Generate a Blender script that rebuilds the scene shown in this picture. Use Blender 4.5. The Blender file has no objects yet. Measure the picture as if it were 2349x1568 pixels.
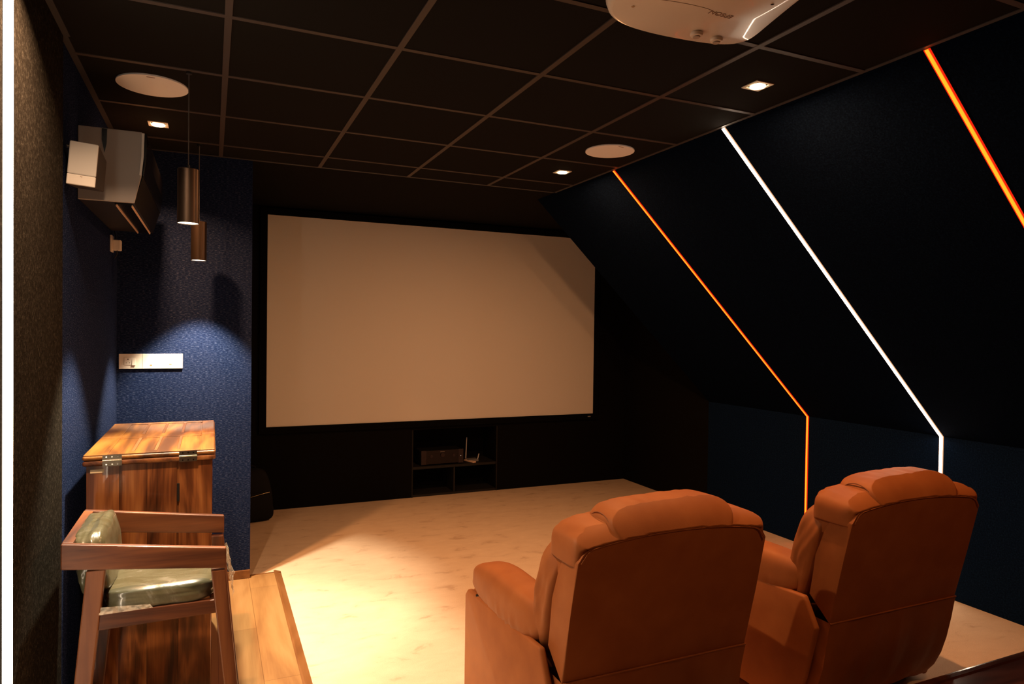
import bpy, bmesh, math, random
from mathutils import Vector, Matrix, noise
random.seed(7)
PI = math.pi
sc = bpy.context.scene
COL = sc.collection

# ------------------------------------------------------------------ camera
CAMZ = 1.624
yaw, pitch, roll, FPX = 0.418214383, -0.0161339573, 0.0135022531, 1552.92025
fw = Vector((math.sin(yaw)*math.cos(pitch), math.cos(yaw)*math.cos(pitch), math.sin(pitch)))
r0 = Vector((math.cos(yaw), -math.sin(yaw), 0)); u0 = r0.cross(fw)
rt = math.cos(roll)*r0 + math.sin(roll)*u0
up = -math.sin(roll)*r0 + math.cos(roll)*u0
cam = bpy.data.cameras.new('camera'); co = bpy.data.objects.new('camera', cam); COL.objects.link(co)
cam.sensor_width = 36; cam.lens = FPX/2349*36; cam.clip_start = 0.02
M = Matrix((rt, up, -fw)).transposed().to_4x4(); M.translation = (0, 0, CAMZ)
co.matrix_world = M
sc.camera = co

# ------------------------------------------------------------------ world, exposure
w = bpy.data.worlds.new('world'); sc.world = w; w.use_nodes = True
w.node_tree.nodes['Background'].inputs[0].default_value = (1, .5, .25, 1)
w.node_tree.nodes['Background'].inputs[1].default_value = 0.0
vs = sc.view_settings
sc.display_settings.display_device = 'sRGB'
vs.view_transform = 'Standard'; vs.look = 'None'; vs.exposure = 0.0; vs.gamma = 1.0
vs.use_curve_mapping = False
sc.cycles.max_bounces = 8; sc.cycles.diffuse_bounces = 5; sc.cycles.glossy_bounces = 4
sc.cycles.sample_clamp_indirect = 4.0
sc.cycles.use_denoising = True

# light levels
WARM = (1.0, 0.43, 0.165)        # recessed downlights
PEND = (1.0, 0.84, 0.60)        # pendants over the bar
P_DOWN_LEFT, P_DOWN_RIGHT, P_PEND = 28.0, 27.0, 250.0
LEDW = (1.0, 0.78, 0.56)

# ------------------------------------------------------------------ materials
def mat(name, base=(.5, .5, .5), rough=.6, metal=0, spec=.5, coat=0, emis=None, es=0, sheen=0):
    m = bpy.data.materials.new(name); m.use_nodes = True
    b = m.node_tree.nodes['Principled BSDF']
    b.inputs['Base Color'].default_value = (*base, 1)
    b.inputs['Roughness'].default_value = rough
    b.inputs['Metallic'].default_value = metal
    b.inputs['Specular IOR Level'].default_value = spec
    b.inputs['Coat Weight'].default_value = coat
    b.inputs['Sheen Weight'].default_value = sheen
    if emis:
        b.inputs['Emission Color'].default_value = (*emis, 1)
        b.inputs['Emission Strength'].default_value = es
    return m

def N(m, t, **kw):
    n = m.node_tree.nodes.new(t)
    for k, v in kw.items():
        setattr(n, k, v)
    return n
def L(m, a, b): m.node_tree.links.new(a, b)
def coords(m, scale, obj=True, rot=(0, 0, 0), rnd=False):
    tc = N(m, 'ShaderNodeTexCoord'); mp = N(m, 'ShaderNodeMapping')
    mp.inputs['Scale'].default_value = scale; mp.inputs['Rotation'].default_value = rot
    L(m, tc.outputs['Object'], mp.inputs['Vector'])
    if rnd:
        oi = N(m, 'ShaderNodeObjectInfo'); mu = N(m, 'ShaderNodeMath', operation='MULTIPLY'); mu.inputs[1].default_value = 37.0
        L(m, oi.outputs['Random'], mu.inputs[0]); L(m, mu.outputs[0], mp.inputs['Location'])
    return mp.outputs['Vector']
def ramp(m, fac, stops):
    r = N(m, 'ShaderNodeValToRGB')
    while len(r.color_ramp.elements) < len(stops): r.color_ramp.elements.new(.5)
    for e, (p, c) in zip(r.color_ramp.elements, stops):
        e.position = p; e.color = (*c, 1)
    L(m, fac, r.inputs[0]); return r.outputs[0]
def bump(m, h, strength, dist=.01):
    b = N(m, 'ShaderNodeBump'); b.inputs['Strength'].default_value = strength; b.inputs['Distance'].default_value = dist
    L(m, h, b.inputs['Height']); L(m, b.outputs[0], m.node_tree.nodes['Principled BSDF'].inputs['Normal'])
def noise_tex(m, vec, scale, detail=3, rough=.6, dist=0):
    n = N(m, 'ShaderNodeTexNoise'); n.inputs['Scale'].default_value = scale; n.inputs['Detail'].default_value = detail
    n.inputs['Roughness'].default_value = rough; n.inputs['Distortion'].default_value = dist
    L(m, vec, n.inputs['Vector']); return n.outputs[0]

def fabric(name, dark, mid, light, sc_=(60, 60, 260), bs=.5):
    m = mat(name, mid, 1.0, spec=.02)
    v = coords(m, sc_); f = noise_tex(m, v, 1.0, 4, .7)
    c = ramp(m, f, [(.32, dark), (.53, mid), (.76, light)])
    L(m, c, m.node_tree.nodes['Principled BSDF'].inputs['Base Color'])
    bump(m, f, bs, .004); return m
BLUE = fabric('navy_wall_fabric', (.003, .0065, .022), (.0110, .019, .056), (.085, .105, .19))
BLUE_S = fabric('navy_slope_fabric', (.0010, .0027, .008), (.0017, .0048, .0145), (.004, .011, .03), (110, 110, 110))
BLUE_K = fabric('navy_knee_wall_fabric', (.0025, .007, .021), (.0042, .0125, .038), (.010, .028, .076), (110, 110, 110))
BROWN = fabric('taupe_wall_fabric', (.008, .0062, .0045), (.0165, .0140, .0108), (.055, .048, .038), (90, 90, 90))
BLACKW = mat('black_wall_paint', (.0035, .0032, .003), .9, spec=.1)

def m_carpet():
    m = mat('beige_carpet', (.6, .4, .25), 1, spec=.05)
    v = coords(m, (1, 1, 1)); fine = noise_tex(m, v, 260, 3, .7)
    v2 = coords(m, (2.2, 4.2, 1), rot=(0, 0, .25)); blot = noise_tex(m, v2, 2.6, 5, .62, .5)
    c1 = ramp(m, blot, [(.30, (.58, .42, .29)), (.40, (.72, .56, .40)), (.7, (.78, .62, .45))])
    c2 = ramp(m, fine, [(.25, (.80, .80, .80)), (.75, (1.08, 1.08, 1.08))])
    mx = N(m, 'ShaderNodeMix', data_type='RGBA', blend_type='MULTIPLY'); mx.inputs[0].default_value = 1
    L(m, c1, mx.inputs[6]); L(m, c2, mx.inputs[7])
    L(m, mx.outputs[2], m.node_tree.nodes['Principled BSDF'].inputs['Base Color'])
    bump(m, fine, .35, .004); return m
CARPET = m_carpet()

def math_n(m, op, a, b=None, v=None):
    n = N(m, 'ShaderNodeMath', operation=op); L(m, a, n.inputs[0])
    if b is not None: L(m, b, n.inputs[1])
    if v is not None: n.inputs[1].default_value = v
    return n.outputs[0]
def wood(name, axis, cols, rough=.28, coat=.25, rings=22, rnd=True, big=1.0, plank=None):
    """grain runs along axis 'x','y' or 'z': contour rings of a stretched noise, over broad light and dark figure"""
    m = mat(name, cols[1], rough, coat=coat); k = big
    s = {'x': (1.1*k, 7*k, 7*k), 'y': (7*k, 1.1*k, 7*k), 'z': (7*k, 7*k, 1.1*k)}[axis]
    v = coords(m, s, rnd=rnd)
    n1 = noise_tex(m, v, .9, 2.5, .45, .6)
    fig = noise_tex(m, v, .75, 4, .55, 1.6)
    ring = math_n(m, 'SINE', math_n(m, 'MULTIPLY', n1, v=rings*2.2))
    ring = math_n(m, 'MULTIPLY', ring, v=.042)
    s2 = {'x': (5, 150, 150), 'y': (150, 5, 150), 'z': (150, 150, 5)}[axis]
    fine = noise_tex(m, coords(m, s2), 1.0, 3, .6)
    f = math_n(m, 'ADD', fig, ring)
    f = math_n(m, 'ADD', f, math_n(m, 'MULTIPLY', fine, v=.16))
    c = ramp(m, f, [(.42, cols[0]), (.545, cols[1]), (.66, cols[2]), (.82, cols[3])])
    if plank:
        tc = N(m, 'ShaderNodeTexCoord'); mp = N(m, 'ShaderNodeMapping'); mp.inputs['Rotation'].default_value = (0, 0, PI/2)
        mp.inputs['Location'].default_value = plank
        L(m, tc.outputs['Object'], mp.inputs['Vector'])
        br = N(m, 'ShaderNodeTexBrick'); L(m, mp.outputs[0], br.inputs['Vector'])
        for q, val in (('Scale', 1), ('Mortar Size', .0012), ('Brick Width', 1.2), ('Row Height', .19), ('Mortar Smooth', .1), ('Bias', 0)): br.inputs[q].default_value = val
        br.inputs['Color1'].default_value = (1.1, 1.1, 1.1, 1); br.inputs['Color2'].default_value = (.84, .84, .84, 1); br.inputs['Mortar'].default_value = (.5, .45, .4, 1)
        mx = N(m, 'ShaderNodeMix', data_type='RGBA', blend_type='MULTIPLY'); mx.inputs[0].default_value = 1
        L(m, c, mx.inputs[6]); L(m, br.outputs['Color'], mx.inputs[7]); c = mx.outputs[2]
    L(m, c, m.node_tree.nodes['Principled BSDF'].inputs['Base Color'])
    bump(m, fine, .06, .002); return m
SHEE = [(.036, .011, .004), (.12, .038, .012), (.27, .10, .030), (.44, .20, .065)]
W_X = wood('rosewood_across', 'x', SHEE); W_Y = wood('rosewood_lengthwise', 'y', SHEE); W_Z = wood('rosewood_upright', 'z', SHEE)
TOPC = [(.060, .018, .003), (.14, .048, .008), (.26, .10, .016), (.38, .17, .035)]
W_T = wood('rosewood_top', 'y', TOPC, .42, .08, 16, False, .8)
STL = [(.042, .011, .004), (.105, .031, .010), (.16, .052, .017), (.24, .090, .030)]
S_X = wood('stool_wood_rail', 'x', STL, .45, .04); S_Y = wood('stool_wood_back', 'y', STL, .45, .04); S_Z = wood('stool_wood_leg', 'z', STL, .45, .04)
LAM = wood('oak_laminate', 'y', [(.24, .118, .042), (.31, .165, .060), (.36, .20, .078), (.40, .23, .095)], .32, .1, 16, False, .6, (.25, .15, 0))
LAM_T = wood('oak_laminate_trim', 'y', [(.15, .056, .016), (.20, .082, .024), (.24, .105, .036), (.27, .13, .05)], .3, .2, 8)
DARKW = wood('dark_platform_wood', 'x', [(.045, .016, .010), (.075, .027, .018), (.10, .036, .025), (.12, .045, .03)], .22, .3)

def m_leather():
    m = mat('tan_leather', (.40, .15, .042), .55, spec=.25)
    v = coords(m, (1, 1, 1)); n1 = noise_tex(m, v, 9, 4, .5); n2 = noise_tex(m, v, 420, 2, .5)
    c = ramp(m, n1, [(.3, (.31, .102, .030)), (.7, (.37, .130, .040))])
    L(m, c, m.node_tree.nodes['Principled BSDF'].inputs['Base Color'])
    bump(m, n2, .12, .002); return m
LEATHER = m_leather()
SEAM = mat('leather_seam', (.22, .08, .03), .7)
BLACKP = mat('black_plastic', (.012, .012, .012), .35)
def m_wrap():
    m = mat('olive_leather_in_plastic', (.20, .19, .11), .26, spec=.5, coat=.5)
    m.node_tree.nodes['Principled BSDF'].inputs['Coat Roughness'].default_value = .08
    n = noise_tex(m, coords(m, (1, 3, 1), rot=(0, 0, .5)), 6, 5, .6, 2.0)
    c = ramp(m, n, [(.35, (.085, .08, .042)), (.6, (.12, .115, .072)), (.74, (.21, .20, .16))])
    L(m, c, m.node_tree.nodes['Principled BSDF'].inputs['Base Color'])
    bump(m, n, .16, .012); return m
WRAP = m_wrap()
def m_film():
    m = mat('crumpled_clear_film', (.75, .72, .6), .12, spec=.8)
    b = m.node_tree.nodes['Principled BSDF']; b.inputs['Alpha'].default_value = .42
    n = noise_tex(m, coords(m, (1, 1, 1)), 45, 4, .7, 1.0); bump(m, n, 1, .01); return m
FILM = m_film()
TILE = mat('black_ceiling_tile', (.0125, .0115, .0105), .95, spec=.05)
TBAR = mat('dark_ceiling_grid', (.055, .042, .038), .5, spec=.4)
ANGLE = mat('ceiling_edge_angle', (.05, .048, .05), .5, spec=.4)
WHITEP = mat('white_plastic', (.74, .68, .60), .4)
GRILLE = mat('white_speaker_grille', (.90, .90, .92), .7)
PROJ = mat('pearl_white_shell', (.80, .70, .60), .3, coat=.2)
PROJ_D = mat('shell_dark_detail', (.26, .15, .10), .6)
STEEL = mat('hinge_steel', (.24, .20, .15), .32, metal=1)
BRONZE = mat('brushed_bronze', (.070, .050, .038), .38, metal=.9)
ACG = mat('grey_plastic_end', (.46, .43, .41), .5)
ACD = mat('dark_glossy_front', (.008, .007, .007), .2, spec=.25)
ACU = mat('dark_underside', (.016, .012, .011), .5, spec=.25)
CHROME = mat('chrome_trim', (.8, .75, .68), .12, metal=1)
COPPER = mat('pale_louver_edge', (.85, .60, .42), .4)
SPK = mat('dark_speaker_body', (.035, .027, .023), .5)
SPKG = mat('grey_speaker_grille', (.46, .46, .45), .7)
SPKB = mat('grey_speaker_band', (.60, .58, .55), .5)
SCREEN = mat('matt_screen_fabric', (.80, .78, .74), .95, spec=.05)
FRAMEB = mat('black_velvet_frame', (.004, .004, .004), .95, spec=.05)
CABLE = mat('black_cable', (.01, .01, .01), .5)
CABLE_G = mat('grey_cord', (.10, .09, .085), .5)
BPACK = mat('black_bag_cloth', (.010, .0105, .012), .9, spec=.1)
ZIP = mat('brass_zip', (.40, .33, .20), .35, metal=.8)
STICK = mat('cream_sticker', (.92, .78, .50), .6)
RCV = mat('receiver_front', (.010, .006, .006), .4, spec=.3)
RCV_S = mat('receiver_side_panel', (.026, .017, .019), .4, spec=.3)
GREYP = mat('grey_router_plastic', (.20, .20, .21), .4)
def emis(name, col, s):
    m = bpy.data.materials.new(name); m.use_nodes = True; nt = m.node_tree; nt.nodes.clear()
    e = nt.nodes.new('ShaderNodeEmission'); o = nt.nodes.new('ShaderNodeOutputMaterial')
    e.inputs[0].default_value = (*col, 1); e.inputs[1].default_value = s; nt.links.new(e.outputs[0], o.inputs[0]); return m
E_WHITE = emis('white_led_glow', LEDW, 34)
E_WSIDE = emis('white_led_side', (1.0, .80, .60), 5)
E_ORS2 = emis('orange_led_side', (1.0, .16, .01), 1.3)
E_WHITE_R = emis('white_led_halo', (1.0, .50, .25), .9)  # dim warm glow imitating bloom around the white strips
E_ORC = emis('orange_led_core', (1.0, .062, .003), 9)
E_ORS = emis('red_led_halo', (1.0, .020, .004), .9)  # dim red glow imitating bloom around the orange strips
E_DOWN = emis('downlight_glow', (1.0, .72, .38), 9)
E_PEND = emis('pendant_glow', (1.0, .82, .6), 8)

# ------------------------------------------------------------------ mesh helpers
def link(name, bm, m, parent=None, smooth=False, auto=None):
    me = bpy.data.meshes.new(name)
    bmesh.ops.recalc_face_normals(bm, faces=bm.faces)
    bm.to_mesh(me); bm.free()
    o = bpy.data.objects.new(name, me); COL.objects.link(o)
    for mm in (m if isinstance(m, (list, tuple)) else [m]): me.materials.append(mm)
    if smooth:
        for p in me.polygons: p.use_smooth = True
    if auto is not None:
        me.shade_smooth() if hasattr(me, 'shade_smooth') else None
        for e in me.edges: pass
        try: me.set_sharp_from_angle(angle=math.radians(auto))
        except Exception: pass
    if parent: o.parent = parent
    return o
def tag(o, label=None, cat=None, group=None, kind=None):
    if label: o['label'] = label
    if cat: o['category'] = cat
    if group: o['group'] = group
    if kind: o['kind'] = kind
    return o
def thing(name, label, cat, loc=(0, 0, 0), rz=0, group=None):
    o = bpy.data.objects.new(name, None); COL.objects.link(o); o.location = loc; o.rotation_euler = (0, 0, rz)
    o.empty_display_size = .05
    return tag(o, label, cat, group)
def struct(name, bm, m, label=None):
    o = link(name, bm, m); o['kind'] = 'structure'
    if label: o['label'] = label
    return o
def box(bm, x0, x1, y0, y1, z0, z1, bev=0, seg=2):
    v = [bm.verts.new((x, y, z)) for x in (x0, x1) for y in (y0, y1) for z in (z0, z1)]
    f = [bm.faces.new([v[i] for i in q]) for q in ((0, 1, 3, 2), (4, 6, 7, 5), (0, 4, 5, 1), (2, 3, 7, 6), (0, 2, 6, 4), (1, 5, 7, 3))]
    if bev:
        es = list({e for ff in f for e in ff.edges})
        bmesh.ops.bevel(bm, geom=es, offset=bev, segments=seg, affect='EDGES', profile=.5)
    return bm
def B(*a, **k): return box(bmesh.new(), *a, **k)
def prism(bm, pts, a0, a1, axis='x', bev=0, seg=2):
    """pts: 2-D outline; extruded along axis. axis x -> (y,z); y -> (x,z); z -> (x,y)"""
    def P(p, a):
        return {'x': (a, p[0], p[1]), 'y': (p[0], a, p[1]), 'z': (p[0], p[1], a)}[axis]
    A = [bm.verts.new(P(p, a0)) for p in pts]; C = [bm.verts.new(P(p, a1)) for p in pts]
    n = len(pts); fs = [bm.faces.new(A), bm.faces.new(C[::-1])]
    for i in range(n): fs.append(bm.faces.new((A[i], C[i], C[(i+1) % n], A[(i+1) % n])))
    bmesh.ops.recalc_face_normals(bm, faces=fs)
    if bev:
        es = list({e for ff in fs for e in ff.edges})
        bmesh.ops.bevel(bm, geom=es, offset=bev, segments=seg, affect='EDGES', profile=.5)
    return bm
def hexa(bm, bot, top, bev=0):
    """eight corner solid: bot and top are 4 points each"""
    v = [bm.verts.new(p) for p in bot] + [bm.verts.new(p) for p in top]
    fs = [bm.faces.new(v[:4][::-1]), bm.faces.new(v[4:])]
    for i in range(4): fs.append(bm.faces.new((v[i], v[(i+1) % 4], v[4+(i+1) % 4], v[4+i])))
    if bev: bmesh.ops.bevel(bm, geom=list({e for f in fs for e in f.edges}), offset=bev, segments=2, affect='EDGES', profile=.5)
    return bm
def cyl(bm, c, r, h, axis='z', n=40, r2=None, bev=0):
    r2 = r if r2 is None else r2
    def P(a, rr, t):
        x, y = rr*math.cos(a), rr*math.sin(a)
        return {'z': (c[0]+x, c[1]+y, c[2]+t), 'y': (c[0]+x, c[1]+t, c[2]+y), 'x': (c[0]+t, c[1]+x, c[2]+y)}[axis]
    A = [bm.verts.new(P(2*PI*i/n, r, 0)) for i in range(n)]; C = [bm.verts.new(P(2*PI*i/n, r2, h)) for i in range(n)]
    fa = bm.faces.new(A[::-1]); fc = bm.faces.new(C)
    for i in range(n): bm.faces.new((A[i], A[(i+1) % n], C[(i+1) % n], C[i]))
    if bev: bmesh.ops.bevel(bm, geom=list(fa.edges)+list(fc.edges), offset=bev, segments=2, affect='EDGES', profile=.5)
    return bm
def tube(bm, pts, r, n=8):
    pts = [Vector(p) for p in pts]; rings = []
    for i, p in enumerate(pts):
        d = (pts[min(i+1, len(pts)-1)] - pts[max(i-1, 0)]).normalized()
        a = d.cross(Vector((0, 0, 1)));
        if a.length < 1e-3: a = d.cross(Vector((1, 0, 0)))
        a.normalize(); b = d.cross(a)
        rings.append([bm.verts.new(p + r*(math.cos(2*PI*k/n)*a + math.sin(2*PI*k/n)*b)) for k in range(n)])
    for A, C in zip(rings, rings[1:]):
        for k in range(n): bm.faces.new((A[k], A[(k+1) % n], C[(k+1) % n], C[k]))
    bm.faces.new(rings[0][::-1]); bm.faces.new(rings[-1]); return bm
def soft(c, s, k=4, n=20, fn=None, rot=None):
    """rounded cushion: cube surface pushed to a p-norm ball. c centre, s half sizes"""
    bm = bmesh.new(); idx = {}
    def V(p):
        key = tuple(round(t, 5) for t in p)
        if key not in idx:
            q = Vector(p); d = (abs(q.x)**k + abs(q.y)**k + abs(q.z)**k)**(1/k); q = q/d
            if fn: q = fn(q)
            q = Vector((q.x*s[0], q.y*s[1], q.z*s[2]))
            if rot: q = rot @ q
            idx[key] = bm.verts.new(q + Vector(c))
        return idx[key]
    g = [math.tan((-1+2*i/n)*PI/4) for i in range(n+1)]
    for ax in range(3):
        for sg in (-1, 1):
            for i in range(n):
                for j in range(n):
                    q = []
                    for a, b in ((g[i], g[j]), (g[i+1], g[j]), (g[i+1], g[j+1]), (g[i], g[j+1])):
                        p = [0, 0, 0]; p[ax] = sg; p[(ax+1) % 3] = a; p[(ax+2) % 3] = b; q.append(V(tuple(p)))
                    bm.faces.new(q if sg > 0 else q[::-1])
    return bm
def wr(q, sx, amp, seed=0.0, stretch=(1, 1, 1)):
    """soft leather puckers"""
    v = Vector((q.x*stretch[0]*sx, q.y*stretch[1]*sx, q.z*stretch[2]*sx + seed))
    f = noise.noise(v) + .5*noise.noise(v*2.1)
    return q*(1 + amp*f)

# ------------------------------------------------------------------ room shell
XL, XB, YA, XS, HC = -.505, -.515, 4.65, 2.415, 2.692
YB, YF, XR, ZK, YE = -1.4, 6.35, 4.2, .9985, 4.96
struct('floor', B(-.62, XR+.1, YB, YF+.4, -.1, 0), CARPET)
bm = B(XB, .395, YB, YA, -.02, .012)
box(bm, .24, .395, YA-.001, 4.688, -.02, .012)
fl = struct('floor', bm, LAM)
bm = bmesh.new()
prism(bm, [(.388, .0), (.388, .0145), (.398, .0155), (.432, .004), (.434, 0)], YB, 4.722, 'y')
prism(bm, [(4.682, .0), (4.682, .0145), (4.69, .0155), (4.72, .004), (4.722, 0)], .238, .43, 'x')
struct('trim_1', bm, LAM_T)
struct('ceiling', B(-.62, XS+.02, YB, YA, HC, HC+.06), TILE)
struct('ceiling', B(-.62, XR+.14, YA, YF+.4, HC+.002, HC+.062), BLACKW)
struct('wall_left', B(-.62, XL, YB, 2.975, 0, HC), BROWN)
struct('wall_left', B(-.62, XB, 2.975, YA+.15, 0, HC), BLUE)
struct('wall_left', B(-.62, -.56, YA+.15, YF, 0, HC), BLACKW)
struct('wall_alcove', B(XB, .237, YA, YA+.15, 0, HC), BLUE)
struct('wall_back', B(-.62, XR+.1, YB-.1, YB, 0, HC+.1), BROWN)
struct('wall_right', B(XR, XR+.12, YB, YE, 0, ZK), BLUE_K)
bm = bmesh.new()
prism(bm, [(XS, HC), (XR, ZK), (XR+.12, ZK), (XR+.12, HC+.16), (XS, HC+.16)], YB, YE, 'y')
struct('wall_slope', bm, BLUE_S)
struct('wall_right', B(XR, XR+.12, YE, YF, 0, HC+.1), BLACKW)
# screen wall with the equipment recess
bm = bmesh.new()
RX0, RX1, RZ1 = 1.79, 2.66, .655
box(bm, -.62, RX0, YF, YF+.4, 0, HC); box(bm, RX1, XR+.1, YF, YF+.4, 0, HC)
box(bm, RX0, RX1, YF, YF+.4, RZ1, HC); box(bm, RX0, RX1, YF+.36, YF+.4, 0, RZ1)
struct('wall_front', bm, BLACKW)
bm = B(RX0, RX1, YF+.002, YF+.36, .0, .022)
box(bm, RX0, RX1, YF+.005, YF+.36, .268, .292); box(bm, 2.21, 2.226, YF+.012, YF+.36, 0, .268)
tag(link('recess_shelf', bm, mat('black_shelf_board', (.0032, .003, .0028), .7)), 'black shelf with one upright divider in the recess below the projection screen', 'shelf')
# lower wall panelling seams left and right of the recess are very faint: thin battens
struct('trim_2', box(B(RX0-.012, RX0, YF-.006, YF, 0, RZ1), RX1, RX1+.012, YF-.006, YF, 0, RZ1), mat('black_edge', (.0040, .0036, .0033), .9))
# skirting on the alcove wall
struct('baseboard_alcove', B(XB, .2375, YA-.014, YA, .012, .067, bev=.004), LAM_T)
# ceiling grid
bm = bmesh.new()
gx = [.048+.6*i for i in range(0, 4)]; gy = [1.943+.6*i for i in range(-5, 5)]
for x in gx: box(bm, x-.012, x+.012, YB, YA-.02, HC-.004, HC+.001)
for y in gy: box(bm, XB+.02, XS-.02, y-.012, y+.012, HC-.0035, HC+.001)
struct('trim_3', bm, TBAR)
bm = bmesh.new()
box(bm, XL, XL+.022, YB, 2.975, HC-.003, HC+.001); box(bm, XB, XB+.024, 2.975, YA, HC-.003, HC+.001)
box(bm, XB, XS, YA-.022, YA+.002, HC-.003, HC+.001); box(bm, XS-.022, XS-.001, YB, YA, HC-.003, HC+.001)
struct('trim_4', bm, ANGLE)

# ------------------------------------------------------------------ LED strips
def slope_led(y, kind, label):
    t = thing('led_strip', label, 'led strip', (XR, y, 0), 0, None)
    d = Vector((XR-XS, 0, ZK-HC)).normalized(); n = Vector((d.z, 0, -d.x))   # n points into the room
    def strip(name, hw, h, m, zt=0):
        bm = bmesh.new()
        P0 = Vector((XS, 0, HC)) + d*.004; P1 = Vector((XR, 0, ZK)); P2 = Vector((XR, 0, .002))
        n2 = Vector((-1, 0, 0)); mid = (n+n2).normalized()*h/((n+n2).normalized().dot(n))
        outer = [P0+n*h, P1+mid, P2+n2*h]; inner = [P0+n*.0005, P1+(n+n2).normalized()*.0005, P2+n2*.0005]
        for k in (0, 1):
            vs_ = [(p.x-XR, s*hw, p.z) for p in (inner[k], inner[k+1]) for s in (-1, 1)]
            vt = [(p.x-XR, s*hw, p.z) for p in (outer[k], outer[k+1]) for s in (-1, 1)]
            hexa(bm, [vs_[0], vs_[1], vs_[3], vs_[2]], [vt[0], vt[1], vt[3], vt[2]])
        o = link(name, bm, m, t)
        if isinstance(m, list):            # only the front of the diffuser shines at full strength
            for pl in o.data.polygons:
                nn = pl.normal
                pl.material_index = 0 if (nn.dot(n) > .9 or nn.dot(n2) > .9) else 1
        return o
    if kind == 'white':
        strip('glow_base', .0135, .0040, E_WHITE_R); strip('diffuser', .0095, .0062, [E_WHITE, E_WSIDE])  # wider base glows to imitate a halo, not a housing
    else:
        strip('glow_base', .0125, .0035, E_ORS); strip('diffuser', .0068, .0062, [E_ORC, E_ORS2])
slope_led(3.825, 'orange', 'orange glowing strip from ceiling to floor, nearest to the projection screen')
slope_led(2.78, 'white', 'white glowing strip running down the sloped wall between two orange strips')
slope_led(1.69, 'orange', 'orange glowing strip cut off by the right edge of the photo')
t = thing('led_strip', 'upright white glowing strip on the brown wall at the far left edge', 'led strip', (XL, 2.2, 0))
link('glow_base', B(0.0002, .007, -.0165, .0165, .014, HC-.004), E_WSIDE, t)  # base under the diffuser glows like its sides, not a housing
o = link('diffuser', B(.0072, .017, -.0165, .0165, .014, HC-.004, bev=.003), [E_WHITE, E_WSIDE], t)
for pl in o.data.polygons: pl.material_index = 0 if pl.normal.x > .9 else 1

# ------------------------------------------------------------------ lights in the ceiling
def area(name, size, power, col, loc, parent, spread=PI):
    l = bpy.data.lights.new(name, 'AREA'); l.shape = 'DISK'; l.size = size; l.energy = power; l.color = col; l.spread = spread
    o = bpy.data.objects.new(name, l); COL.objects.link(o); o.parent = parent; o.location = loc; return o
def spot(name, power, col, loc, parent, ang, blend, r=.025):
    l = bpy.data.lights.new(name, 'SPOT'); l.energy = power; l.color = col; l.spot_size = math.radians(ang); l.spot_blend = blend
    l.shadow_soft_size = r
    o = bpy.data.objects.new(name, l); COL.objects.link(o); o.parent = parent; o.location = loc; return o
TRIMM = mat('downlight_trim', (.9, .86, .78), .6)
def downlight(x, y, label, power, spread=PI):
    t = thing('downlight', label, 'ceiling light', (x, y, HC), 0, 'square recessed ceiling downlights')
    bm = bmesh.new()
    for a in ((-.047, .047, -.047, -.034), (-.047, .047, .034, .047), (-.047, -.034, -.034, .034), (.034, .047, -.034, .034)):
        box(bm, *a, -.004, .001)
    link('trim_plate', bm, TRIMM, t)
    link('lens', cyl(bmesh.new(), (0, 0, -.0095), .033, .009, n=32, bev=.004), E_DOWN, t)
    area('lamp', .06, power, WARM, (0, 0, -.012), t, spread)
downlight(-.262, 4.05, 'square downlight beside the left ceiling speaker, above the air conditioner', P_DOWN_LEFT, math.radians(124))
downlight(2.138, 2.25, 'square downlight just above the top of the white strip on the slope', P_DOWN_RIGHT)
downlight(2.138, 4.02, 'small square downlight above the right end of the projection screen', P_DOWN_RIGHT)
area('lamp', .06, P_DOWN_LEFT*1.2, (1.0, .60, .34), (-.262, 2.25, HC-.006), None, math.radians(134))
area('lamp', .06, 14, WARM, (2.138, .47, HC-.006), None)     # unseen, added to brighten the recliners; lamp before it continues the left row

def ceiling_speaker(x, y, label):
    t = thing('ceiling_speaker', label, 'speaker', (x, y, HC), 0, 'round ceiling speakers')
    link('grille', cyl(bmesh.new(), (0, 0, -.006), .143, .006, n=72, bev=.002), GRILLE, t, smooth=False)
    link('badge', B(-.016, .016, -.122, -.118, -.0075, -.0062), PROJ_D, t)
ceiling_speaker(-.243, 3.41, 'round white ceiling speaker at the left, beside the pendant cord')
ceiling_speaker(2.138, 3.43, 'round ceiling speaker at the right, beside the top of the orange strip')

# ------------------------------------------------------------------ pendants
def pendant(x, y, zb, h, label):
    t = thing('pendant_lamp', label, 'pendant lamp', (x, y, zb), 0, 'cylinder pendants above the bar cabinet')
    bm = bmesh.new(); n = 48; r = .042; ri = .0395
    prof = [(ri, .012), (ri, 0), (r, 0), (r, h-.002), (r-.002, h), (.007, h)]
    rings = [[bm.verts.new((a*math.cos(2*PI*i/n), a*math.sin(2*PI*i/n), z)) for i in range(n)] for a, z in prof]
    for A, C in zip(rings, rings[1:]):
        for i in range(n): bm.faces.new((A[i], A[(i+1) % n], C[(i+1) % n], C[i]))
    bm.faces.new(rings[-1]); link('shade', bm, BRONZE, t, auto=40)
    link('diffuser', cyl(bmesh.new(), (0, 0, .003), .0393, .004, n=40), E_PEND, t)
    link('cord_grip', cyl(bmesh.new(), (0, 0, h), .006, .018, n=12), BLACKP, t)
    link('cord', cyl(bmesh.new(), (0, 0, h+.017), .0022, HC-zb-h-.017, n=8), CABLE_G, t)
    link('ceiling_rose', cyl(bmesh.new(), (0, 0, HC-zb-.012), .012, .012, n=20), BLACKP, t)
    spot('lamp', P_PEND, PEND, (0, 0, -.004), t, 79, .42)
pendant(-.0915, 3.16, 2.057, .226, 'bronze cylinder pendant hanging higher in the photo, in front of the other one')
pendant(-.0695, 4.38, 2.012, .226, 'bronze cylinder pendant partly hidden behind and below the nearer pendant')

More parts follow.
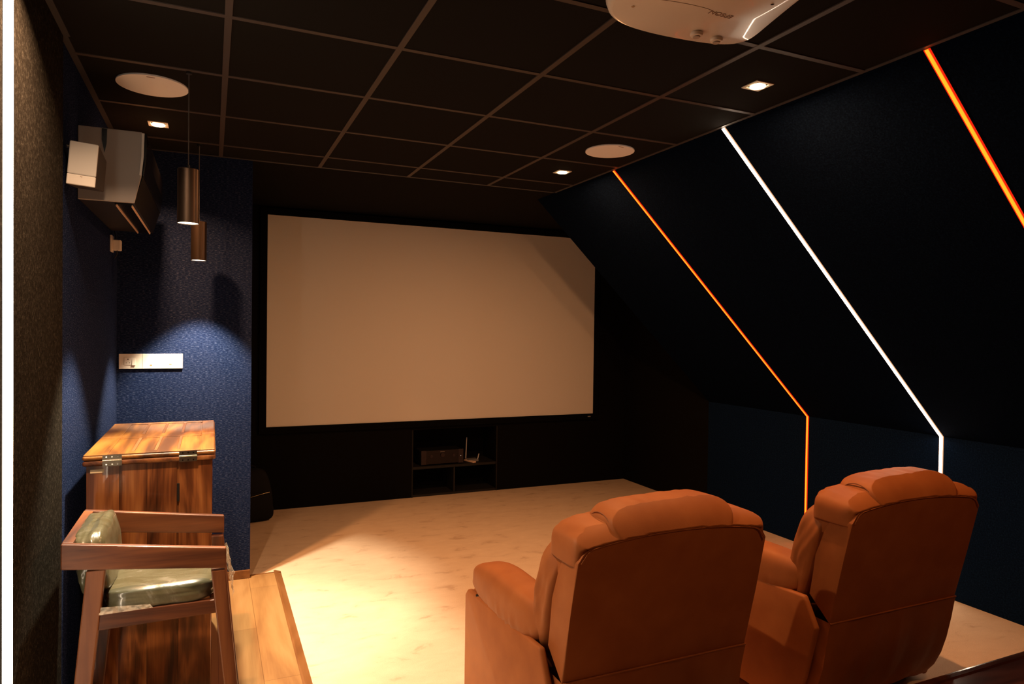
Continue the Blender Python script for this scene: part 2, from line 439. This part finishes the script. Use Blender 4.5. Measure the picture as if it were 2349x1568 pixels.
# ------------------------------------------------------------------ projection screen
t = thing('projection_screen', 'large pale wall projection screen in a black frame with its upper right corner hidden', 'projection screen', (2.115, YF, 1.682))
bm = bmesh.new(); SW, SH, FB = 1.667, .937, .06
for a in ((-SW-FB, -SW, -SH-FB, SH+FB), (SW, SW+FB, -SH-FB, SH+FB), (-SW, SW, SH, SH+FB), (-SW, SW, -SH-FB, -SH)):
    box(bm, a[0], a[1], -.028, -.001, a[2], a[3])
link('frame', bm, FRAMEB, t)
link('screen_surface', B(-SW-.002, SW+.002, -.02, -.012, -SH-.002, SH+.002), SCREEN, t)
link('badge', B(1.60, 1.635, -.0292, -.028, -SH-.034, -SH-.026), mat('silver_badge', (.3, .3, .3), .4), t)

# ------------------------------------------------------------------ equipment in the recess
t = thing('av_receiver', 'dark receiver amplifier with three round knobs on the black shelf', 'receiver', (2.10, YF+.03, .292))
link('body', B(-.215, .215, .012, .30, .012, .142, bev=.003), BLACKP, t)
link('front_panel', B(-.163, .163, 0, .013, .012, .145, bev=.002), RCV, t)
for s in (-1, 1): link('side_panel', B(min(s*.164, s*.218), max(s*.164, s*.218), -.003, .013, .008, .148, bev=.003), RCV_S, t)
link('volume_knob', cyl(bmesh.new(), (0, -.014, .098), .022, .014, 'y', 28, bev=.002), RCV_S, t)
for s in (-1, 1): link('knob', cyl(bmesh.new(), (s*.115, -.01, .09), .016, .01, 'y', 24, bev=.002), RCV_S, t)
link('badge', B(-.025, .022, -.0012, 0, .128, .132), mat('pale_lettering', (.35, .30, .30), .5), t)
link('power_light', B(.188, .192, -.0045, -.003, .078, .082), emis('tiny_light', (1, .8, .6), 1.2), t)
for s in (-1, 1): link('foot', cyl(bmesh.new(), (s*.15, .06, 0), .02, .012, n=20), BLACKP, t)
t = thing('wifi_router', 'small grey router with an upright antenna on the shelf right of the receiver', 'router', (2.44, YF+.12, .292))
link('body', B(-.05, .06, -.05, .05, 0, .022, bev=.005), GREYP, t)
link('antenna', hexa(bmesh.new(), [(-.052, .045, .02), (-.040, .045, .02), (-.040, .053, .02), (-.052, .053, .02)], [(-.040, .046, .235), (-.034, .046, .235), (-.034, .051, .235), (-.040, .051, .235)]), mat('antenna_grey', (.45, .45, .46), .4), t)
link('antenna', hexa(bmesh.new(), [(.052, -.03, .02), (.060, -.03, .02), (.060, -.022, .02), (.052, -.022, .02)], [(.066, -.03, .075), (.073, -.03, .075), (.073, -.023, .075), (.066, -.023, .075)]), mat('antenna_white', (.7, .7, .7), .4), t)
o = link('remote_control', B(-.021, .021, -.075, .075, 0, .016, bev=.006), mat('cream_remote', (.75, .55, .42), .4))
o.location = (2.405, YF+.075, .2925); o.rotation_euler = (0, 0, .35)
tag(o, 'slim cream remote lying on the shelf in front of the router', 'remote control')

# ------------------------------------------------------------------ backpack
t = thing('backpack', 'black backpack standing on the carpet, partly hidden by the blue wall corner', 'backpack', (.312, 6.12, 0), .15)
def bf(q): return Vector((q.x*(1 - .20*max(q.z, -.3)), q.y*(1-.25*max(q.z, 0)), q.z))
link('body', soft((0, 0, .215), (.165, .11, .215), 4, 14, lambda q: wr(bf(q), 2.2, .03, 3)), BPACK, t, smooth=True)
link('front_pocket', soft((.01, -.105, .125), (.145, .045, .12), 4.5, 12, lambda q: wr(bf(q), 2.5, .03, 7)), BPACK, t, smooth=True)
link('zip', tube(bmesh.new(), [(-.10, -.142, .205), (-.02, -.152, .222), (.07, -.148, .238), (.125, -.135, .243)], .0018, 6), ZIP, t)
link('zip_pull', tube(bmesh.new(), [(-.10, -.144, .205), (-.098, -.153, .185), (-.092, -.155, .176)], .0026, 6), ZIP, t)
link('side_tag', B(.146, .151, -.105, -.098, .07, .10), ZIP, t)
link('carry_handle', tube(bmesh.new(), [(-.05, .03, .41), (-.04, .035, .437), (0, .035, .448), (.04, .035, .437), (.05, .03, .41)], .008, 8), BPACK, t, smooth=True)

# ------------------------------------------------------------------ socket plates
t = thing('socket_plate', 'wide white switch and socket panel on the blue wall above the bar cabinet', 'socket panel', (-.3315, YA, 1.411))
link('plate', B(-.1715, -.050, -.010, -.0005, -.045, .045, bev=.0015), WHITEP, t)
link('plate', B(-.0485, .1715, -.010, -.0005, -.045, .045, bev=.0015), WHITEP, t)
GROOVE = mat('socket_groove', (.30, .20, .10), .6); DKH = mat('socket_hole', (.05, .03, .015), .8)
link('socket', B(-.144, -.103, -.0115, -.0095, -.022, .024, bev=.0008), WHITEP, t)
bm = bmesh.new()
for a in ((-.145, -.082, -.0106, -.0098, .0245, .0255), (-.145, -.144, -.0106, -.0098, -.02, .025)): box(bm, *a)
link('socket_outline', bm, GROOVE, t)
bm = bmesh.new()
for (x, z, r) in ((-.1235, .013, .0035), (-.1325, -.008, .0022), (-.1145, -.008, .0022)): cyl(bm, (x, -.0122, z), r, .001, 'y', 14)
link('socket_holes', bm, DKH, t)
link('rocker_switch', hexa(bmesh.new(), [(-.102, -.016, -.023), (-.084, -.016, -.023), (-.084, -.0095, -.023), (-.102, -.0095, -.023)], [(-.102, -.011, .024), (-.084, -.011, .024), (-.084, -.0095, .024), (-.102, -.0095, .024)]), WHITEP, t)
link('usb_port', B(-.007, .005, -.0108, -.0098, -.027, -.020), GROOVE, t)
link('indicator', B(.097, .111, -.0108, -.0098, -.020, -.015), GROOVE, t)
t = thing('wall_socket', 'small white socket with a plug in it, on the wall under the air conditioner', 'wall socket', (XB, 4.365, 2.08))
link('plate', B(.0005, .011, -.04, .04, -.045, .045, bev=.002), WHITEP, t)
link('plug', B(.011, .052, -.022, .03, -.036, .022, bev=.005), WHITEP, t)
link('lead', tube(bmesh.new(), [(.025, .01, .02), (.022, .015, .05), (.014, .02, .075)], .003, 8), CABLE, t)
link('lead', tube(bmesh.new(), [(.032, 0, -.034), (.030, 0, -.06), (.018, 0, -.08)], .003, 8), CABLE, t)

# ------------------------------------------------------------------ air conditioner (runs along the left wall)
t = thing('air_conditioner', 'grey and black wall air conditioner high on the left wall', 'air conditioner', (XB, 3.34, 2.154))
PRO = [(.001, .0), (.001, .304), (.245, .304), (.252, .296), (.250, .20), (.240, .115), (.205, .0)]
link('casing', prism(bmesh.new(), PRO, .004, 1.03, 'y', bev=.004), ACU, t)
PE = [(.001, -.002), (.001, .305), (.238, .305), (.236, .115), (.209, -.002)]
link('end_cap', prism(bmesh.new(), PE, -.008, .006, 'y', bev=.003), ACG, t)
link('front_panel', prism(bmesh.new(), [(.2505, .303), (.256, .297), (.2545, .20), (.245, .115), (.2385, .118), (.246, .20), (.2485, .297)], -.004, 1.034, 'y', bev=.001), ACD, t)
link('lower_front', prism(bmesh.new(), [(.2418, .116), (.2072, -.001), (.2048, -.001), (.2392, .116)], -.002, 1.032, 'y'), mat('black_lower_front', (.004, .0035, .003), .5, spec=.15), t)
link('chrome_strip', prism(bmesh.new(), [(.237, .30), (.247, .30), (.2445, .20), (.236, .118), (.228, .12), (.2355, .20)], -.0105, -.0082, 'y'), mat('trim_reflection_white', (.9, .86, .8), .3), t)  # white colour stands in for light reflected by the chrome
link('outlet', hexa(bmesh.new(), [(.132, .03, -.006), (.198, .03, -.006), (.198, .99, -.006), (.132, .99, -.006)], [(.132, .03, .006), (.198, .03, .006), (.198, .99, .006), (.132, .99, .006)]), ACD, t)
for x in (.137, .196): link('louver', hexa(bmesh.new(), [(x-.002, .035, -.013), (x+.001, .035, -.013), (x+.001, .985, -.013), (x-.002, .985, -.013)], [(x, .035, -.005), (x+.003, .035, -.005), (x+.003, .985, -.005), (x, .985, -.005)]), COPPER, t)
link('painted_shadow', prism(bmesh.new(), [(.088, .302), (.108, .302), (.106, .24), (.098, .20), (.088, .255)], -.0098, -.0082, 'y'), ACD, t)  # dark plate standing in for the shadow on the end cap
# ------------------------------------------------------------------ wall speaker in front of it
t = thing('wall_speaker', 'small boxy surround speaker with pale grille mounted in front of the air conditioner', 'speaker', (-.450, 3.02, 2.235), .03)
t.rotation_euler = (0, .075, .03)
rt_ = Matrix.Rotation(0, 3, 'Y')
hx = bmesh.new()
hexa(hx, [(-.048, .008, -.083), (.048, .008, -.083), (.048, .008, .083), (-.048, .008, .083)],
     [(-.034, .15, -.070), (.062, .15, -.070), (.062, .15, .055), (-.034, .15, .055)], bev=.004)
link('cabinet', hx, SPK, t)
link('grille', B(-.047, .047, 0, .010, -.042, .082, bev=.004), SPKG, t)
link('lower_band', B(-.047, .047, -.0005, .010, -.082, -.0425, bev=.003), SPKB, t)
link('badge', box(B(-.003, -.001, -.0015, -.0002, -.050, -.045), .001, .003, -.0015, -.0002, -.052, -.045), mat('badge_mark', (.3, .22, .16), .5), t)
link('bracket', B(-.049, -.020, .06, .10, -.02, .03, bev=.003), BLACKP, t)
link('knob', cyl(bmesh.new(), (-.060, .02, .062), .009, .012, 'x', 20, bev=.002), CHROME, t)

# ------------------------------------------------------------------ bar cabinet
X0, X1, Y0, Y1, ZT = -.461, .020, 3.10, 4.065, 1.112
cx = (X0+X1)/2
t = thing('bar_cabinet', 'tall rosewood bar cabinet with a hinged flip top under the pendants', 'cabinet', (cx, Y0, .012))
def T(x0, x1, y0, y1, z0, z1, **k): return B(x0-cx, x1-cx, y0-Y0, y1-Y0, z0-.012, z1-.012, **k)
def TB(bm, x0, x1, y0, y1, z0, z1, **k): return box(bm, x0-cx, x1-cx, y0-Y0, y1-Y0, z0-.012, z1-.012, **k)
link('lower_top', T(X0, X1, Y0, Y1, 1.067, 1.0885, bev=.009, seg=3), W_Y, t)
def leaf(y0, y1):
    lf = link('top_leaf', T(X0, X1, y0, y1, 1.0895, 1.1080, bev=.008, seg=3), W_T, t)
    bm = bmesh.new()
    TB(bm, X0+.004, X0+.085, y0+.004, y1-.004, 1.10, ZT, bev=.002); TB(bm, X1-.06, X1-.004, y0+.004, y1-.004, 1.10, ZT, bev=.002)
    TB(bm, X0+.085, X1-.06, y0+.004, y0+.055, 1.10, ZT, bev=.001); TB(bm, X0+.085, X1-.06, y1-.055, y1-.004, 1.10, ZT, bev=.001)
    link('frame', bm, W_T, lf)
    xa, xb, n = X0+.085, X1-.06, 4
    for i in range(1, n):
        x = xa+(xb-xa)*i/n; link('divider', T(x-.006, x+.006, y0+.055, y1-.055, 1.105, ZT-.0005, bev=.001), LAM_T, lf)
    for i in range(n):
        a, b = xa+(xb-xa)*i/n, xa+(xb-xa)*(i+1)/n
        link('inlay', T(a+.007, b-.007, y0+.058, y1-.058, 1.107, 1.1095), W_T, lf)
leaf(Y0, 3.578); leaf(3.582, Y1)
link('body', T(X0+.014, X1-.012, Y0+.022, Y1-.02, .012, 1.0665), W_Z, t)
for a, b in ((X0+.013, -.335), (-.3345, -.235), (-.2345, -.127)):
    link('front_board', T(a, b, Y0+.018, Y0+.026, .03, 1.0665), W_Z, t)
d = link('door', T(-.119, X1-.014, Y0+.016, Y0+.026, .03, 1.0655, bev=.002), W_Z, t)
link('hinge', T(-.1265, -.1165, Y0+.012, Y0+.019, .90, .975, bev=.001), BLACKP, d)
link('sticker', T(-.435, -.388, Y0+.0165, Y0+.0178, 1.038, 1.052), STICK, t)
for a, b in ((-.391, -.324), (-.118, -.051)):
    h = link('lid_hinge', T(a, b, Y0-.0022, Y0-.0003, 1.092, 1.1105), STEEL, t)
    box_ = T(a, b, Y0-.0022, Y0-.0003, 1.066, 1.086); link('plate', box_, STEEL, h)
    link('knuckle', cyl(bmesh.new(), (a-cx, -.003, 1.0890-.012), .0035, b-a, 'x', 14), CHROME, h)
    for q in (.2, .5, .8):
        for z in (1.103, 1.073): link('screw', cyl(bmesh.new(), (a+(b-a)*q-cx, -.0032, z-.012), .0028, .001, 'y', 10), CHROME, h)

# ------------------------------------------------------------------ bar stool (faces +x)
SY0, SY1 = 2.51, 2.97
t = thing('bar_stool', 'wooden bar stool with arms and plastic wrapped olive seat in front of the bar cabinet', 'bar stool', (-.19, 2.74, .012))
OX, OY, OZ = -.19, 2.74, .012
def q3(x, y, z): return (x-OX, y-OY, z-OZ)
XBK, XFR = -.430, .052
zb_, zf_ = .933, .866        # top of rails at back and at front
def rail(y0, y1):
    bm = bmesh.new()
    hexa(bm, [q3(XBK, y0, zb_-.082), q3(XFR, y0, zf_-.070), q3(XFR, y1, zf_-.070), q3(XBK, y1, zb_-.082)],
         [q3(XBK, y0, zb_), q3(XFR, y0, zf_), q3(XFR, y1, zf_), q3(XBK, y1, zb_)], bev=.004)
    return link('armrest', bm, S_X, t)
rail(SY0, SY0+.026); rail(SY1-.026, SY1)
link('back_rail', hexa(bmesh.new(), [q3(XBK, SY0+.026, zb_-.082), q3(XBK+.026, SY0+.026, zb_-.086), q3(XBK+.026, SY1-.026, zb_-.086), q3(XBK, SY1-.026, zb_-.082)],
     [q3(XBK, SY0+.026, zb_), q3(XBK+.030, SY0+.026, zb_-.004), q3(XBK+.030, SY1-.026, zb_-.004), q3(XBK, SY1-.026, zb_)], bev=.002), S_Y, t)
for (y0, y1) in ((SY0+.001, SY0+.040), (SY1-.040, SY1-.001)):
    for (xa, xb, za, xc, xd) in ((-.361, -.307, .838, -.436, -.392), (.004, .050, .792, .088, .128)):
        bm = bmesh.new()
        hexa(bm, [q3(xc, y0, .012), q3(xd, y0, .012), q3(xd, y1, .012), q3(xc, y1, .012)],
             [q3(xa, y0, za), q3(xb, y0, za), q3(xb, y1, za), q3(xa, y1, za)], bev=.004)
        link('leg', bm, S_Z, t)
for (y0, y1) in ((SY0+.006, SY0+.030), (SY1-.030, SY1-.006)):
    link('seat_rail', hexa(bmesh.new(), [q3(-.330, y0, .640), q3(.022, y0, .644), q3(.022, y1, .644), q3(-.330, y1, .640)],
         [q3(-.325, y0, .694), q3(.018, y0, .690), q3(.018, y1, .690), q3(-.325, y1, .694)], bev=.003), S_X, t)
for x in (-.335, .000):
    link('seat_rail', B(x-OX, x+.024-OX, SY0+.03-OY, SY1-.03-OY, .640-OZ, .690-OZ, bev=.003), S_Y, t)
link('footrest', B(.062-OX, .090-OX, SY0+.03-OY, SY1-.03-OY, .25-OZ, .285-OZ, bev=.003), S_Y, t)
link('footrest', B(-.405-OX, -.385-OX, SY0+.03-OY, SY1-.03-OY, .25-OZ, .285-OZ, bev=.003), S_Y, t)
link('seat_cushion', soft(q3(-.148, 2.74, .722), (.178, .222, .042), 5, 22, lambda q: wr(q, 2.4, .018, 1.0)), WRAP, t, smooth=True)
rb = Matrix.Rotation(math.radians(-9), 3, 'Y')
link('back_cushion', soft(q3(-.352, 2.74, .838), (.052, .203, .108), 4.5, 26, lambda q: wr(q, 2.6, .04, 5.0), rot=rb), WRAP, t, smooth=True)
def film(pts, seed, n=14):
    """crumpled sheet over four corners"""
    bm = bmesh.new(); a, b, c, d_ = [Vector(p) for p in pts]; g = []
    nrm = (b-a).cross(d_-a).normalized()
    for i in range(n+1):
        row = []
        for j in range(n+1):
            u, v = i/n, j/n
            p = a*(1-u)*(1-v)+b*u*(1-v)+c*u*v+d_*(1-u)*v
            p += nrm*(.009*noise.noise(p*38+Vector((seed, 0, 0)))+.006*noise.noise(p*90))
            row.append(bm.verts.new(p))
        g.append(row)
    for i in range(n):
        for j in range(n): bm.faces.new((g[i][j], g[i+1][j], g[i+1][j+1], g[i][j+1]))
    return bm
link('plastic_wrap', film([q3(.050, 2.545, .845), q3(.056, 2.80, .80), q3(.085, 2.80, .68), q3(.076, 2.56, .675)], 2), FILM, t)
link('plastic_wrap', film([q3(-.392, 2.55, .855), q3(-.36, 2.80, .85), q3(-.335, 2.80, .68), q3(-.345, 2.55, .665)], 5), FILM, t)
link('plastic_wrap', film([q3(-.322, 2.514, .716), q3(-.18, 2.514, .706), q3(-.17, 2.508, .695), q3(-.325, 2.507, .694)], 9, 20), FILM, t)

# ------------------------------------------------------------------ recliners
def recliner(X, label, seed):
    t = thing('recliner', label, 'recliner', (X, 1.85, 0), 0, 'tan leather recliners')
    HB = .392
    # back shell: arched top, leaning
    bm = bmesh.new(); nx = 24; rows = []
    prof = [(.006, .92), (.053, .69), (.104, .455), (.210, .545), (.178, .72), (.14, .86), (.09, .935)]
    nx = 40
    for i in range(nx+1):
        u = -1+2*i/nx; x = HB*u; arch = .036*(1-u**2)**.8 if abs(u) < 1 else 0
        rows.append([bm.verts.new((x, y, z+((arch-.032*max(0, (abs(u)-.88)/.12)**2) if z > .8 else 0))) for y, z in prof])
    for A, C in zip(rows, rows[1:]):
        for k in range(len(prof)): bm.faces.new((A[k], A[(k+1) % len(prof)], C[(k+1) % len(prof)], C[k]))
    fa, fb = bm.faces.new(rows[0]), bm.faces.new(rows[-1][::-1])
    bmesh.ops.bevel(bm, geom=list(fa.edges)+list(fb.edges), offset=.009, segments=3, affect='EDGES', profile=.5)
    sh = link('back_shell', bm, LEATHER, t, auto=35)
    pts = []
    for i in range(33):
        u = -1+2*i/32; pts.append((HB*u*.97, .005, .920+.036*max(0, 1-u**2)**.8-.032*max(0, (abs(u)-.88)/.12)**2))
    link('seam', tube(bmesh.new(), pts, .0020, 6), LEATHER, sh, smooth=True)
    # lower rear flap, gently folded
    bm = bmesh.new(); g = []
    fp = [(.098, .462), (.104, .44), (.118, .36), (.137, .26), (.160, .18), (.192, .11), (.232, .055), (.275, .018)]
    for i in range(41):
        u = -1+2*i/40; col = []
        for k, (y, z) in enumerate(fp):
            am = .010*min(1, k/3)
            yy = y - am*noise.noise(Vector((u*4.2+seed, z*2, seed)))*1.6 - .006*noise.noise(Vector((u*9+seed, z*5, 1)))*min(1, k/2)
            col.append(bm.verts.new((HB*u*.995, yy, z)))
        g.append(col)
    for A, C in zip(g, g[1:]):
        for k in range(len(fp)-1): bm.faces.new((A[k], A[k+1], C[k+1], C[k]))
    # sides and front close it into a solid
    front = [[bm.verts.new((HB*s*.995, y+.12, z)) for (y, z) in fp] for s in (-1, 1)]
    for s, col in zip((0, 1), (g[0], g[-1])):
        for k in range(len(fp)-1): bm.faces.new((col[k], col[k+1], front[s][k+1], front[s][k]))
    for k in range(len(fp)-1): bm.faces.new((front[0][k], front[0][k+1], front[1][k+1], front[1][k]))
    fl_ = link('rear_flap', bm, LEATHER, t, smooth=False, auto=50)
    link('seam', tube(bmesh.new(), [(HB*(-1+2*i/20)*.995, .0995, .460) for i in range(21)], .0035, 6), LEATHER, fl_, smooth=True)
    # front back-cushion
    R = Matrix.Rotation(math.radians(16), 3, 'X')
    def bk(q): return wr(q, 1.8, .022, seed)
    link('back_cushion', soft((0, .245, .70), (.408, .075, .235), 5, 24, bk, rot=R), LEATHER, t, smooth=True)
    # shoulder roll, drooping at its ends
    def rear(bm, H=.11):
        # the stuffed rolls sit on the shell and never come through its back
        for v in bm.verts:
            u = min(1, abs(v.co.x)/HB); top = .92+.036*(1-u*u)**.8
            if v.co.z < top: v.co.y = max(v.co.y, .011+(top-v.co.z)*.208)
            else: v.co.y = max(v.co.y, .002+.05*(v.co.z-top)/H+.05*((v.co.z-top)/H)**3)
            if v.co.z < .87: v.co.x = max(-.386, min(.386, v.co.x))
        return bm
    def shf(q):
        f = .075*abs(q.x)**.5*noise.noise(Vector((q.x*17+seed, q.y*1.4, q.z*1.4)))
        return Vector((q.x, q.y*(1+f), q.z*(1+f) - .20*abs(q.x)**3))
    link('shoulder_roll', rear(soft((0, .108, .905), (.400, .122, .098), 5.5, 38, shf), .07), LEATHER, t, smooth=True)
    def hdf(q):
        f = .034*noise.noise(Vector((q.x*9+seed, q.y*1.2, q.z*1.2+4)))
        return Vector((q.x, q.y*(1+f), q.z*(1+f)*(1+.06*q.x)))
    hd = link('head_roll', rear(soft((0, .105, .944), (.262, .128, .103), 4.0, 34, hdf)), LEATHER, t, smooth=True)
    for s in (-1, 1):
        pts = [(s*.252, .105+.084*math.cos(a), .942+.074*math.sin(a)) for a in [k*PI/14-.2 for k in range(13)]]
        link('piping', tube(bmesh.new(), pts, .0022, 5), SEAM, hd, smooth=True)
    # arms
    for s in (-1, 1):
        sk = [(.93, .47), (.90, .50), (.20, .545), (.135, .43), (.19, .20), (.25, .03), (.93, .03)]
        bm = prism(bmesh.new(), sk, s*.402, s*.430, 'x', bev=.010, seg=3)
        bk_ = [(.93, .47), (.90, .50), (.285, .54), (.285, .03), (.93, .03)]
        prism(bm, bk_, s*.285, s*.4015, 'x', bev=.008)
        ar = link('arm_panel', bm, LEATHER, t, auto=40)
        def af(q, s=s):
            ed = max(0, -q.z)*.9 + .1
            w_ = 1+.17*ed*noise.noise(Vector((q.y*17+seed, q.z*1.3, s*3.0)))
            z = q.z*(1 - .30*max(0, q.y)**2) - .24*q.y*abs(q.y)*1.0
            return Vector((q.x*w_, q.y, z))
        link('arm_cushion', soft((s*.356, .575, .578), (.080, .335, .092), 3.4, 32, af), LEATHER, ar, smooth=True)
        if s < 0: link('recline_button', cyl(bmesh.new(), (-.412, .80, .497), .016, .012, n=20, bev=.003), BLACKP, ar)
    link('seat_cushion', soft((0, .60, .385), (.280, .335, .090), 4, 24, lambda q: wr(q, 2, .02, seed+3)), LEATHER, t, smooth=True)
    link('footrest', soft((0, .935, .265), (.285, .050, .185), 5, 18, lambda q: wr(q, 2, .02, seed+6)), LEATHER, t, smooth=True)
    link('base', B(-.36, .36, .30, .86, .0, .08, bev=.005), BLACKP, t)
recliner(1.455, 'tan leather recliner seen from behind, left of the two and nearer the carpet middle', 1.3)
recliner(2.678, 'tan leather recliner seen from behind in front of the white strip', 4.1)

# ------------------------------------------------------------------ projector
t = thing('ceiling_projector', 'white ceiling projector cut off by the top edge of the photo', 'projector', (1.04, 1.20, 2.374))
OUT = [(.150, -.18), (.168, -.07), (.200, .06), (.222, .14), (.222, .175), (.195, .208), (.13, .228), (.0, .240), (-.10, .236), (-.17, .210), (-.212, .165), (-.232, .10), (-.236, 0), (-.222, -.12), (-.19, -.18)]
def layer(f, dz): return [(x*f, y*f+.0, dz) for x, y in OUT]
bm = bmesh.new(); rings = []
from_layers = [(.93, 0), (.975, .006), (.995, .020), (1.0, .036), (1.005, .075), (1.0, .11), (.97, .135), (.92, .148)]
def smooth_out(pts, it=2):
    for _ in range(it):
        q = []
        for i in range(len(pts)):
            a, b = pts[i], pts[(i+1) % len(pts)]
            q += [(a[0]*.75+b[0]*.25, a[1]*.75+b[1]*.25), (a[0]*.25+b[0]*.75, a[1]*.25+b[1]*.75)]
        pts = q
    return pts
OS = smooth_out(OUT)
for f, z in from_layers: rings.append([bm.verts.new((x*f, y*f, z)) for x, y in OS])
for A, C in zip(rings, rings[1:]):
    for i in range(len(OS)): bm.faces.new((A[i], A[(i+1) % len(OS)], C[(i+1) % len(OS)], C[i]))
bm.faces.new(rings[0]); bm.faces.new(rings[-1])
pj = link('shell', bm, PROJ, t, auto=45)
seg = [p for p in OS if p[0] > .10]
bm = bmesh.new()
ring = [[bm.verts.new((x*1.006, y*1.006, z)) for x, y in seg] for z in (.040, .052)]
ring2 = [[bm.verts.new((x*.99, y*.99, z)) for x, y in seg] for z in (.040, .052)]
for i in range(len(seg)-1):
    if abs(seg[i][0]-seg[i+1][0])+abs(seg[i][1]-seg[i+1][1]) < .12:
        bm.faces.new((ring[0][i], ring[0][i+1], ring[1][i+1], ring[1][i])); bm.faces.new((ring2[0][i], ring2[0][i+1], ring[0][i+1], ring[0][i])); bm.faces.new((ring2[1][i], ring2[1][i+1], ring[1][i+1], ring[1][i]))
link('trim_line', bm, CHROME, t)
for x, y in ((.062, .172), (.128, .176)):
    ft = link('foot', cyl(bmesh.new(), (x, y, -.010), .0155, .011, n=28, bev=.004), PROJ, t, auto=40)
    link('foot_pad', cyl(bmesh.new(), (x, y, -.0125), .009, .003, n=20), mat('foot_rubber', (.45, .36, .30), .6), ft)
link('lens_ring', cyl(bmesh.new(), (.12, .212, .085), .045, .03, 'y', 36, bev=.004), BLACKP, t)
link('panel_line', tube(bmesh.new(), [(-.19+.24*i/24, .088-.028*math.sin(min(1, i/18)*PI/2)+.016*max(0, (i-18)/6)**2, -.0003) for i in range(25)], .0007, 5), mat('shell_joint', (.60, .48, .40), .5), t)
for x, y in ((-.17, .085), (-.158, .125), (.12, -.02), (.02, .0)):
    link('screw', cyl(bmesh.new(), (x, y, -.0012), .004, .002, n=14), CHROME, t)
cu = bpy.data.curves.new('lettering', 'FONT'); cu.body = 'EPSON'; cu.size = .022; cu.extrude = .0003; cu.align_x = 'CENTER'
tmp = bpy.data.objects.new('lettering', cu); COL.objects.link(tmp)
dg = bpy.context.evaluated_depsgraph_get(); me = bpy.data.meshes.new_from_object(tmp.evaluated_get(dg)); bpy.data.objects.remove(tmp)
le = bpy.data.objects.new('lettering', me); COL.objects.link(le); me.materials.append(PROJ_D); le.parent = t
le.location = (.050, .062, -.0008); le.rotation_euler = (PI, 0, PI)
mb = link('ceiling_mount', cyl(bmesh.new(), (0, 0, .148), .02, HC-2.374-.148-.002, n=20), BLACKP, t)
link('mount_plate', cyl(bmesh.new(), (0, 0, HC-2.374-.012), .06, .0105, n=32), BLACKP, mb)

# ------------------------------------------------------------------ raised wooden step at the lower right
PZ = .205
t = thing('platform_step', 'dark glossy wooden step edge in the bottom right corner', 'step', (2.2, 0, 0))
link('tread', B(-1.15, XR-2.2-.012, YB+.01, 1.812, 0.0005, PZ), DARKW, t)
link('nosing', prism(bmesh.new(), [(1.80, PZ-.012), (1.825, PZ-.014), (1.832, PZ-.004), (1.829, PZ+.004), (1.82, PZ+.007), (1.80, PZ+.006), (1.795, PZ+.001)], -1.15, XR-2.2-.012, 'x'), wood('nosing_wood', 'x', [(.06, .022, .012), (.09, .035, .018), (.12, .05, .025), (.15, .06, .03)], .22, .4), t)
